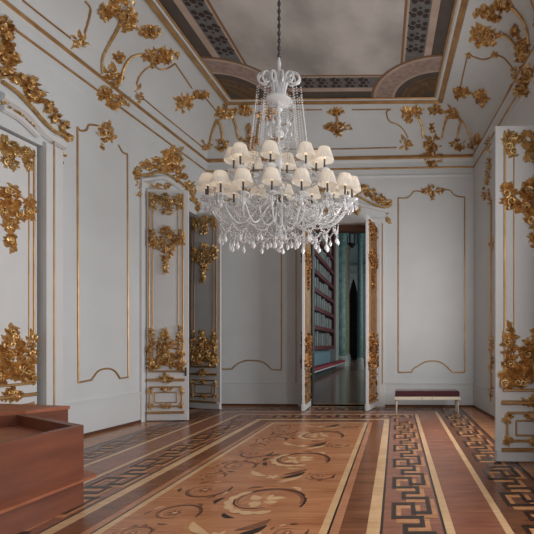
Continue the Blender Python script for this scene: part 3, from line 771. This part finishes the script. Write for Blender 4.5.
# ------------------------------------------------------------------ red bench at back wall
def make_bench(x0, x1, y0, y1, h, label, cushion=.10, legr=.022, nl=2, name='upholstered_bench', lm='cream', rail_h=.07, cm='velvet'):
    t = thing(name, label, 'bench', ((x0+x1)/2, (y0+y1)/2, 0))
    mb = MB(); cz = h-cushion; n = 10
    prof = [(0, 0), (0, cushion*.7), (.02, cushion*.93), (.06, cushion)]
    quads = []
    for ins, z in prof:
        quads.append(len(mb.v)); mb.v += [Vector((x0+ins, y0+ins, cz+z)), Vector((x1-ins, y0+ins, cz+z)), Vector((x1-ins, y1-ins, cz+z)), Vector((x0+ins, y1-ins, cz+z))]
    for a, b in zip(quads[:-1], quads[1:]):
        for j in range(4): q = (j+1) % 4; mb.face([a+j, a+q, b+q, b+j])
    mb.face([quads[-1]+j for j in range(4)]); mb.face([quads[0]+j for j in range(4)][::-1])
    mb.build('seat_cushion', t, cm)
    mb = MB(); mb.box(((x0+x1)/2, (y0+y1)/2, cz-rail_h/2), (x1-x0+.03, y1-y0+.03, rail_h)); mb.box(((x0+x1)/2, (y0+y1)/2, cz-rail_h+.008), (x1-x0+.05, y1-y0+.05, .016))
    mb.build('seat_rail', t, lm, smooth=False)
    for i in range(nl):
        for y in (y0+.04, y1-.04):
            x = x0+.03+(x1-x0-.06)*i/(nl-1); mb = MB(); zt = cz-rail_h
            mb.lathe((x, y, 0), [(0, 0), (legr*.5, 0), (legr*.65, .03), (legr*.6, .05), (legr*1.1, zt*.8), (legr*1.3, zt*.85), (legr*.8, zt*.9), (legr*1.4, zt), (0, zt)], 10)
            mb.build('leg', t, lm)
    return t
bt = make_bench(-.02, 1.50, 10.14, 10.60, .55, 'cream bench with burgundy velvet seat against the back wall', .145, .026)
for u in (.62, .86):
    mb = MB(); mb.gem((u, 10.118, .375), .018, .018); mb.build('rosette', bt, 'goldline')

# ------------------------------------------------------------------ wooden display boxes on the left
def offset_poly(p, e):
    n = len(p); out = []
    for i in range(n):
        a = Vector(p[i-1]); b = Vector(p[i]); c = Vector(p[(i+1) % n])
        d1 = (b-a).normalized(); d2 = (c-b).normalized(); n1 = Vector((d1.y, -d1.x)); n2 = Vector((d2.y, -d2.x))
        k = (n1+n2); k = k/(k.dot(n1)); out.append(tuple(b+k*e))
    return out
poly = [(-3.38, 1.9), (-3.163, 4.354), (-4.40, 5.08), (-5.5, 4.2), (-5.6, 1.9)]   # counter-clockwise
t = thing('display_plinth', 'large red-brown wooden plinth with a sunken tray top at the left edge', 'plinth', (-4.2, 3.4, 0))
mb = MB(); z1 = .80; inn = offset_poly(poly, -.075)
n = len(poly); b = len(mb.v)
mb.v += [Vector((*p, 0)) for p in poly]+[Vector((*p, z1)) for p in poly]+[Vector((*p, z1)) for p in inn]+[Vector((*p, z1-.13)) for p in inn]
for i in range(n):
    j = (i+1) % n
    for k in range(3): mb.face([b+k*n+i, b+k*n+j, b+(k+1)*n+j, b+(k+1)*n+i])
mb.build('case', t, 'redwood_shaded', smooth=False)
mb = MB(); mb.poly([(*p, z1-.125) for p in inn]); mb.build('tray_bottom', t, 'redwood_shaded2', smooth=False)
mb = MB(); mb.prism([(-3.24, 1.9), (-3.033, 4.36), (-3.16, 4.45), (-4.40, 5.085), (-5.5, 4.2), (-5.6, 1.9)], .275, .300); mb.build('ledge', t, 'redwood_shaded2', smooth=False)
t = thing('display_box', 'smaller red-brown wooden box behind the tray-topped plinth', 'box', (-4.9, 5.45, 0))
poly2 = [(-4.50, 5.20), (-4.27, 5.60), (-5.36, 5.82), (-5.56, 5.30), (-5.3, 4.6)]
mb = MB(); mb.prism([(-4.47, 5.19), (-4.27, 5.60), (-5.36, 5.82), (-5.66, 5.2), (-5.62, 4.32)], 0, .78); mb.build('case', t, 'redwood_shaded', smooth=False)
mb = MB(); mb.prism(offset_poly([(-4.47, 5.19), (-4.27, 5.60), (-5.36, 5.82), (-5.66, 5.2), (-5.62, 4.32)], .012), .78, .82); mb.build('lid', t, 'redwood_shaded2', smooth=False)

# ------------------------------------------------------------------ chandelier
CX, CY = -1.578, 5.8; KY = .28
def hz(y, Z=5.8): return EYE+(VY-y)*Z/F
ch = thing('crystal_chandelier', 'large crystal chandelier with two tiers of white pleated shades hanging over the room', 'chandelier', (CX, CY, hz(252)))
def cp(r, a, z): return Vector((CX+r*math.sin(a), CY-r*KY*math.cos(a), z))   # a=0 faces the camera
# chain
mb = MB(); z = hz(58)
while z < ZT-.05:
    k = int(z/.05) % 2
    pts = [Vector((CX+(.018*math.cos(a) if k else 0), CY+(0 if k else .018*math.cos(a)), z+.03+.034*math.sin(a))) for a in [2*PI*i/10 for i in range(10)]]
    mb.tube(pts, .006, 5, closed=True)
    if k: mb.gem((CX, CY, z+.03), .026, .03)
    z += .05
mb.build('chain', ch, 'darksteel')
mb = MB(); mb.lathe((CX, CY, 0), [(0, ZT), (.14, ZT-.01), (.12, ZT-.06), (.03, ZT-.1), (0, ZT-.1)], 16); mb.build('ceiling_rose', ch, 'steel')
# central column of glass balusters
prof = []
def baluster(y0, y1, r):
    z0, z1 = hz(y0), hz(y1)
    for s, q in ((0, .35), (.15, .8), (.35, 1), (.55, .75), (.7, .4), (.85, .55), (1, .3)): prof.append((r*q, z0+(z1-z0)*s))
for y0, y1, r in ((250, 240, .03), (240, 228, .07), (228, 218, .05), (218, 200, .11), (200, 185, .07), (185, 168, .05), (168, 150, .065), (150, 138, .035), (138, 124, .07), (124, 112, .035), (112, 104, .05)): baluster(y0, y1, r)
mb = MB(); mb.lathe((CX, CY, 0), prof, 14); mb.build('column', ch, 'glass')
mb = MB(); mb.lathe((CX, CY, 0), [(.02, hz(106)), (.10, hz(104)), (.165, hz(102)), (.17, hz(100)), (.11, hz(99)), (.03, hz(97))], 24, wave=.05); mb.build('crown_dish', ch, 'glass')
mb = MB(); mb.lathe((CX, CY, 0), [(.03, hz(99)), (.05, hz(92)), (.03, hz(84)), (.045, hz(76)), (.02, hz(68)), (.03, hz(64)), (.008, hz(57))], 12); mb.build('finial', ch, 'glass')
mb = MB(); mb.lathe((CX, CY, 0), [(.0, hz(203.5)), (.10, hz(203)), (.13, hz(200)), (.10, hz(197)), (0, hz(196.5))], 18); mb.build('hub', ch, 'steel')
# crown scrolls
for k in range(12):
    a = 2*PI*(k+.5)/12; pts = []
    for i in range(10): t = i/9; pts.append(cp(.07+.06*t*t, a, hz(100)+(hz(79)-hz(100))*t))
    sy = math.sin(a)
    cpt = 0
    R0 = .085
    for i in range(1, 19):
        t = i/18; th = PI-2*PI*.9*t*1.15; rr = R0*(1-.3*t)
        pts.append(cp(.215+rr*math.cos(th)*1.0, a, hz(79)+rr*math.sin(th)*1.0))
    mb = MB(); mb.tube(pts, lambda t: .019-.007*t, 6); mb.build('crown_scroll', ch, 'glass')
# crown rods
for k in range(6):
    a = 2*PI*k/6+.3; mb = MB(); mb.tube([cp(.06, a, hz(100)), cp(.07, a, hz(88)), cp(.065, a, hz(74))], lambda t: .022*(1-.8*t), 6); mb.build('crown_spike', ch, 'glass')
def beads(p, q, sag, n, r=.0125, gm=None):
    mb = MB(); p = Vector(p); q = Vector(q)
    for i in range(n+1):
        t = i/n; c = p.lerp(q, t); c.z -= sag*4*t*(1-t); mb.gem(c, r*(1.25 if i % 6 == 3 else 1), r*1.15, 5)
    return mb
# strands falling from the crown towards the upper tier
for k in range(30):
    a = 2*PI*k/30+.06; r0 = (.31, .20, .27)[k % 3]
    p = cp(r0, a, hz(86 if k % 2 else 97)); q = cp(r0*1.25+.02, a, hz(150+6*(k % 3)))
    beads(p, q, -.0, 26, .0100).build('bead_strand', ch, 'crystal')
def drop(c, s=1.0):
    mb = MB(); c = Vector(c); mb.gem(c, .011*s, .012*s, 6)
    mb.lathe(c, [(.001, -.012*s), (.012*s, -.045*s), (.024*s, -.075*s), (.020*s, -.095*s), (.001, -.115*s)], 6)
    return mb
def shade(c, k=40):
    mb = MB(); n = 2*k
    def ring(r, z, wv):
        b = len(mb.v)
        for j in range(n):
            a = 2*PI*j/n; q = r*(1+(wv if j % 2 else -wv)); mb.v.append(Vector((c[0]+q*math.cos(a), c[1]+q*math.sin(a), c[2]+z)))
        return b
    R = [ring(.124, 0, .0), ring(.124, .008, .02), ring(.112, .05, .025), ring(.091, .12, .025), ring(.077, .162, .02), ring(.077, .168, 0)]
    for a, b in zip(R[:-1], R[1:]):
        for j in range(n): q = (j+1) % n; mb.face([a+j, a+q, b+q, b+j])
    return mb
def add_arm(r, a, zs, zb, zlow, big):
    # zs: height of the shade's rim; zb: height where the arm leaves the column; zlow: lowest point
    zc = zs-.10; pts = []
    for i in range(25):
        t = i/24
        rr = .06+(r-.06)*(t**.8)
        if t < .6: s = t/.6; z = zb+(zlow-zb)*(s*s*(3-2*s))
        else: s = (t-.6)/.4; z = zlow+(zc-zlow)*(s**1.8)
        if t > .85: rr = min(rr, r)
        pts.append(cp(rr, a, z))
    mb = MB(); mb.tube(pts, lambda t: .016-.004*t, 7); arm = mb.build('arm', ch, 'glass')
    c = cp(r, a, zc)
    mb = MB(); mb.lathe(c, [(.01, -.01), (.05, 0), (.075, .015), (.078, .022), (.05, .014), (.012, .012)], 16, wave=.04); mb.build('drip_pan', arm, 'glass')
    mb = MB(); mb.lathe(c, [(.0, .01), (.014, .012), (.016, .05), (.013, .06), (.013, .165), (0, .165)], 10); mb.build('candle_sleeve', arm, 'darksteel')
    mb = MB()
    for j in range(8):
        b_ = 2*PI*j/8; p = c+Vector((.072*math.cos(b_), .072*math.sin(b_), .008))
        for q in range(3): mb.gem(p-Vector((0, 0, .015+.022*q)), .008, .010, 5)
        mb.gem(p-Vector((0, 0, .10)), .011, .028, 5)
    mb.build('prism_fringe', arm, 'crystal')
    mb = MB(); mb.lathe(c+Vector((0, 0, .165)), [(.0, 0), (.012, .004), (.018, .02), (.012, .04), (.0, .05)], 8); mb.build('bulb', arm, 'bulb')
    shade((c.x, c.y, zs+.045)).build('lampshade', arm, 'shade', smooth=False)
    l = bpy.data.lights.new('lamp_glow', 'POINT'); l.energy = .25; l.color = (1, .84, .66); l.shadow_soft_size = .03
    o = bpy.data.objects.new('lamp_glow', l); C.objects.link(o); o.location = (c.x, c.y, zs+.14)
    return c
lower, upper = [], []
ZL = EYE+2.056; ZU = EYE+2.449
for k in range(16):
    a = math.radians(-1+22.5*k); lower.append((a, add_arm(.985, a, ZL, hz(203), hz(226), True)))
for k in range(8):
    a = math.radians(-6+45*k); upper.append((a, add_arm(.62, a, ZU, hz(180), hz(187), False)))
# upper arms' second inner loops of clear glass
for k in range(12):
    a = 2*PI*k/12+.15; pts = []
    for i in range(19):
        t = i/18; th = -PI*.9+PI*1.5*t; pts.append(cp(.36+.22*math.cos(th), a, hz(212)+.20*math.sin(th)))
    mb = MB(); mb.tube(pts, .014, 6); mb.build('inner_loop', ch, 'glass')
# swags between the lamps
def ringpt(lst, i): return lst[i % len(lst)][1]
for k in range(16):
    p, q = ringpt(lower, k), ringpt(lower, k+1); beads(p, q, .16, 16, .012).build('bead_swag', ch, 'crystal')
for k in range(8):
    p, q = ringpt(upper, k), ringpt(upper, k+1); beads(p, q, .16, 18, .011).build('bead_swag', ch, 'crystal')
for k in range(16):
    a = lower[k][0]; b = lower[(k+1) % 16][0]; b = b if b > a else b+2*PI
    p, q = cp(.80, a, hz(225)), cp(.80, b, hz(225)); beads(p, q, .13, 14, .013).build('bead_swag', ch, 'crystal')
    m_ = (a+b)/2
    drop(cp(.80, m_, hz(225)-.15), 1.0).build('crystal_drop', ch, 'crystal')
    drop(ringpt(lower, k)-Vector((0, 0, .02)), 1.2).build('crystal_drop', ch, 'crystal')
for k in range(12):
    a = 2*PI*k/12; b = 2*PI*(k+1)/12
    p, q = cp(.50, a, hz(234)), cp(.50, b, hz(234)); beads(p, q, .10, 12, .013).build('bead_swag', ch, 'crystal')
    drop(cp(.50, a, hz(234)), 1.1).build('crystal_drop', ch, 'crystal')
    beads(cp(.50, a, hz(234)), cp(.30, a, hz(200)), .05, 12, .011).build('bead_strand', ch, 'crystal')
    beads(cp(.55, a+.2, hz(176)), cp(.22, a+.2, hz(140)), .08, 16, .010).build('bead_strand', ch, 'crystal')
for k in range(14):
    a = 2*PI*(k+.5)/14; b = 2*PI*(k+1.5)/14
    beads(cp(.66, a, hz(229)), cp(.66, b, hz(229)), .15, 14, .013).build('bead_swag', ch, 'crystal')
    drop(cp(.66, (a+b)/2, hz(229)-.17), 1.2).build('crystal_drop', ch, 'crystal')
    beads(cp(.92, a, hz(208)), cp(.45, a, hz(200)), .22, 18, .011).build('bead_strand', ch, 'crystal')
for k in range(10):
    a = 2*PI*k/10+.2; drop(cp(.24, a, hz(240)), 1.1).build('crystal_drop', ch, 'crystal')
    beads(cp(.24, a, hz(240)), cp(.10, a, hz(218)), .0, 9, .011).build('bead_strand', ch, 'crystal')
    drop(cp(.16, a, hz(118 if k % 2 else 130)), .9).build('crystal_drop', ch, 'crystal')
    drop(cp(.12, a+.3, hz(126 if k % 2 else 142)), .9).build('crystal_drop', ch, 'crystal')
mb = MB(); mb.gem((CX, CY, hz(251)), .032, .032, 8); mb.build('pendant_ball', ch, 'crystal')
# small glass bobeches half-way, the shimmering middle ring
mb = MB()
rng = random.Random(9)
for i in range(520):
    a = rng.random()*2*PI; r = rng.uniform(.12, .9); z = hz(208)+(r-.5)*.12+rng.uniform(-.16, .07)
    mb.gem(cp(r, a, z), .011, .016, 5)
o = mb.build('crystal_spangles', ch, 'crystal'); o['kind'] = 'stuff'

# ------------------------------------------------------------------ gallery beyond the portal
mb = MB(); mb.poly([(-9, 12.0, 0), (7, 12.0, 0), (7, 70, 0), (-9, 70, 0)]); struct(mb.build('floor_gallery', m='g_floor', smooth=False, fix=False))
mb = MB(); mb.poly([(-9, 11.6, 13), (7, 11.6, 13), (7, 70, 13), (-9, 70, 13)]); struct(mb.build('ceiling_gallery', m='g_wall', smooth=False, fix=False))
mb = MB(); mb.box((-5.05, 22, 6.5), (.3, 19.6, 13)); struct(mb.build('wall_gallery_left', m='g_wall', smooth=False))
mb = MB(); mb.box((6.2, 41, 6.5), (.3, 58, 13)); struct(mb.build('wall_gallery_right', m='g_wall', smooth=False))
mb = MB(); mb.box((-1.2, 66, 6.5), (16, .3, 13)); struct(mb.build('wall_gallery_end', m='g_pale', smooth=False))
mb = MB(); mb.box((-4.86, 22.5, .62), (.1, 18, 1.24)); mb.box((-4.84, 22.5, 1.27), (.16, 18, .07)); struct(mb.build('trim_gallery_dado', m='g_dado', smooth=False))
# dark jamb lining and lintel of the opening
mb = MB(); mb.box((pl.x+.03, pl.y+.17, 2.42), (.09, .27, 4.84)); struct(mb.build('trim_portal_jamb', m='blackwood', smooth=False))
mb = MB(); mb.box(((pl.x+pr_.x)/2, pl.y+.17, 4.76), (pr_.x-pl.x, .26, .14)); struct(mb.build('trim_portal_lintel', m='g_brown', smooth=False))
# red bookcase on the left wall of the gallery
t = thing('bookcase', 'tall dark red bookcase on the left wall of the gallery beyond the portal', 'bookcase', (-4.7, 26, 1.3))
X0 = -4.62; Y0, Y1 = 19.5, 31.2
mb = MB(); mb.box((-4.86, (Y0+Y1)/2, 5.7), (.08, Y1-Y0, 8.6)); mb.build('back_panel', t, 'g_back', smooth=False)
shz = [1.50, 2.66, 3.74, 4.77, 5.80, 6.83, 7.85, 8.9, 9.95]
for z in shz:
    mb = MB(); mb.box((-4.66, (Y0+Y1)/2, z), (.34, Y1-Y0, .24)); mb.build('shelf', t, 'g_red', smooth=False)
for y in (Y0, Y1): 
    mb = MB(); mb.box((-4.66, y, 5.7), (.36, .3, 8.6)); mb.build('side_panel', t, 'g_red', smooth=False)
rng = random.Random(3)
bk = None
for r_, z in enumerate(shz[:-2]):
    gap = shz[r_+1]-z-.24
    for j in range(11):
        y = 23.0+j*.72
        if bk is None:
            mb = MB(); mb.box((0, 0, .5), (.2, .26, 1)); mb.box((.1, 0, .5), (.03, .18, .96)); bk = mb.build('book', None, 'g_book', smooth=False)
            o = bk
        else: o = bk.copy(); C.objects.link(o)
        o.location = (-4.68, y+rng.uniform(-.06, .06), z+.121); o.scale = (1, 1, gap*rng.uniform(.72, .95))
        o['label'] = 'pale upright volume on the %s shelf of the dark red bookcase beyond the portal' % ['lowest', 'second lowest', 'third lowest', 'middle', 'third highest', 'second highest', 'highest'][r_]; o['category'] = 'book'; o['group'] = 'pale volumes in the red bookcase'
# long bench in the gallery
make_bench(-4.55, -4.0, 18.6, 34.0, .50, 'long low bench with red seat and white legs along the gallery wall', .16, .06, 14, 'gallery_bench', 'white', .05, 'g_velvet')
# pilaster, columns
def column(x, y, r, h, label, capm='g_capital', sm='g_teal', name='marble_column'):
    t = thing(name, label, 'column', (x, y, 0))
    mb = MB(); mb.lathe((x, y, 0), [(0, 0), (r*1.5, 0), (r*1.5, .35), (r*1.3, .5), (r*1.35, .62), (r*1.05, .8), (0, .8)], 18); mb.build('base', t, 'g_pale')
    mb = MB(); mb.lathe((x, y, 0), [(r, .78), (r, h*.4), (r*.86, h)], 18); mb.build('shaft', t, sm)
    mb = MB(); mb.lathe((x, y, h), [(r*.9, -.02), (r*1.0, .1), (r*.95, .2), (r*1.25, .6), (r*1.15, .65), (r*1.5, 1.0), (r*1.6, 1.05), (r*1.6, 1.2), (0, 1.2)], 16, wave=.06); mb.build('capital', t, capm)
    return t
mb = MB(); mb.box((-4.75, 32.8, 6.5), (.55, 1.6, 13)); struct(mb.build('wall_gallery_pier', m='g_pale', smooth=False))
column(-4.42, 34.6, .43, 9.5, 'green marble column with teal capital at the end of the gallery bookcase')
column(-2.47, 29.5, .19, 8.6, 'teal column partly behind the right portal door leaf', sm='g_capital')
column(-5.0, 44, .26, 11, 'gilded pale column standing far behind the green marble column', sm='g_gold', capm='g_gold', name='gilded_column')
# far dark curtain
t = thing('dark_curtain', 'tall dark curtain hanging at the far end of the gallery', 'curtain', (-4.9, 50, 0))
mb = MB(); pts = []
for i in range(41):
    x = -5.60+1.24*i/40; pts.append((x, 50+.12*math.sin(i*1.3)))
topz = lambda x: 9.4-2.6*abs((x+4.95)/.62)**1.5
for i in range(40):
    (xa, ya), (xb, yb) = pts[i], pts[i+1]; mb.poly([(xa, ya, 0), (xb, yb, 0), (xb, yb, topz(xb)), (xa, ya, topz(xa))])
mb.build('cloth', t, 'g_curtain')
# arch wall behind with pale architectural front
mb = MB(); mb.box((-6, 60, 6.5), (8, .3, 13)); mb.box((-5.5, 59.7, 11.4), (7, .6, .5)); mb.box((-5.5, 59.7, 12.5), (7, .6, .4)); struct(mb.build('wall_gallery_far', m='g_pale', smooth=False))
# lantern
t = thing('hanging_lantern', 'dark iron lantern hanging in the gallery beyond the portal', 'lantern', (-2.9, 28.5, hz(248, 28.5)))
mb = MB(); z0 = hz(247, 28.5); x = -2.9; y = 28.5
mb.lathe((x, y, z0), [(0, -.1), (.12, 0), (.30, .15), (.34, .2), (.30, .22)], 8); mb.lathe((x, y, z0), [(.36, .95), (.42, 1.0), (.2, 1.25), (.05, 1.4), (0, 1.45)], 8)
for j in range(6): a = 2*PI*j/6; mb.tube([(x+.3*math.cos(a), y+.3*math.sin(a), z0+.2), (x+.36*math.cos(a), y+.36*math.sin(a), z0+.97)], .03, 4)
mb.build('frame', t, 'g_lantern')
mb = MB(); mb.tube([(x, y, z0+1.4), (x, y, 13.0)], .03, 5); mb.build('rod', t, 'g_lantern')

for o in list(bpy.data.objects):
    if '_o' in o.keys(): del o['_o']
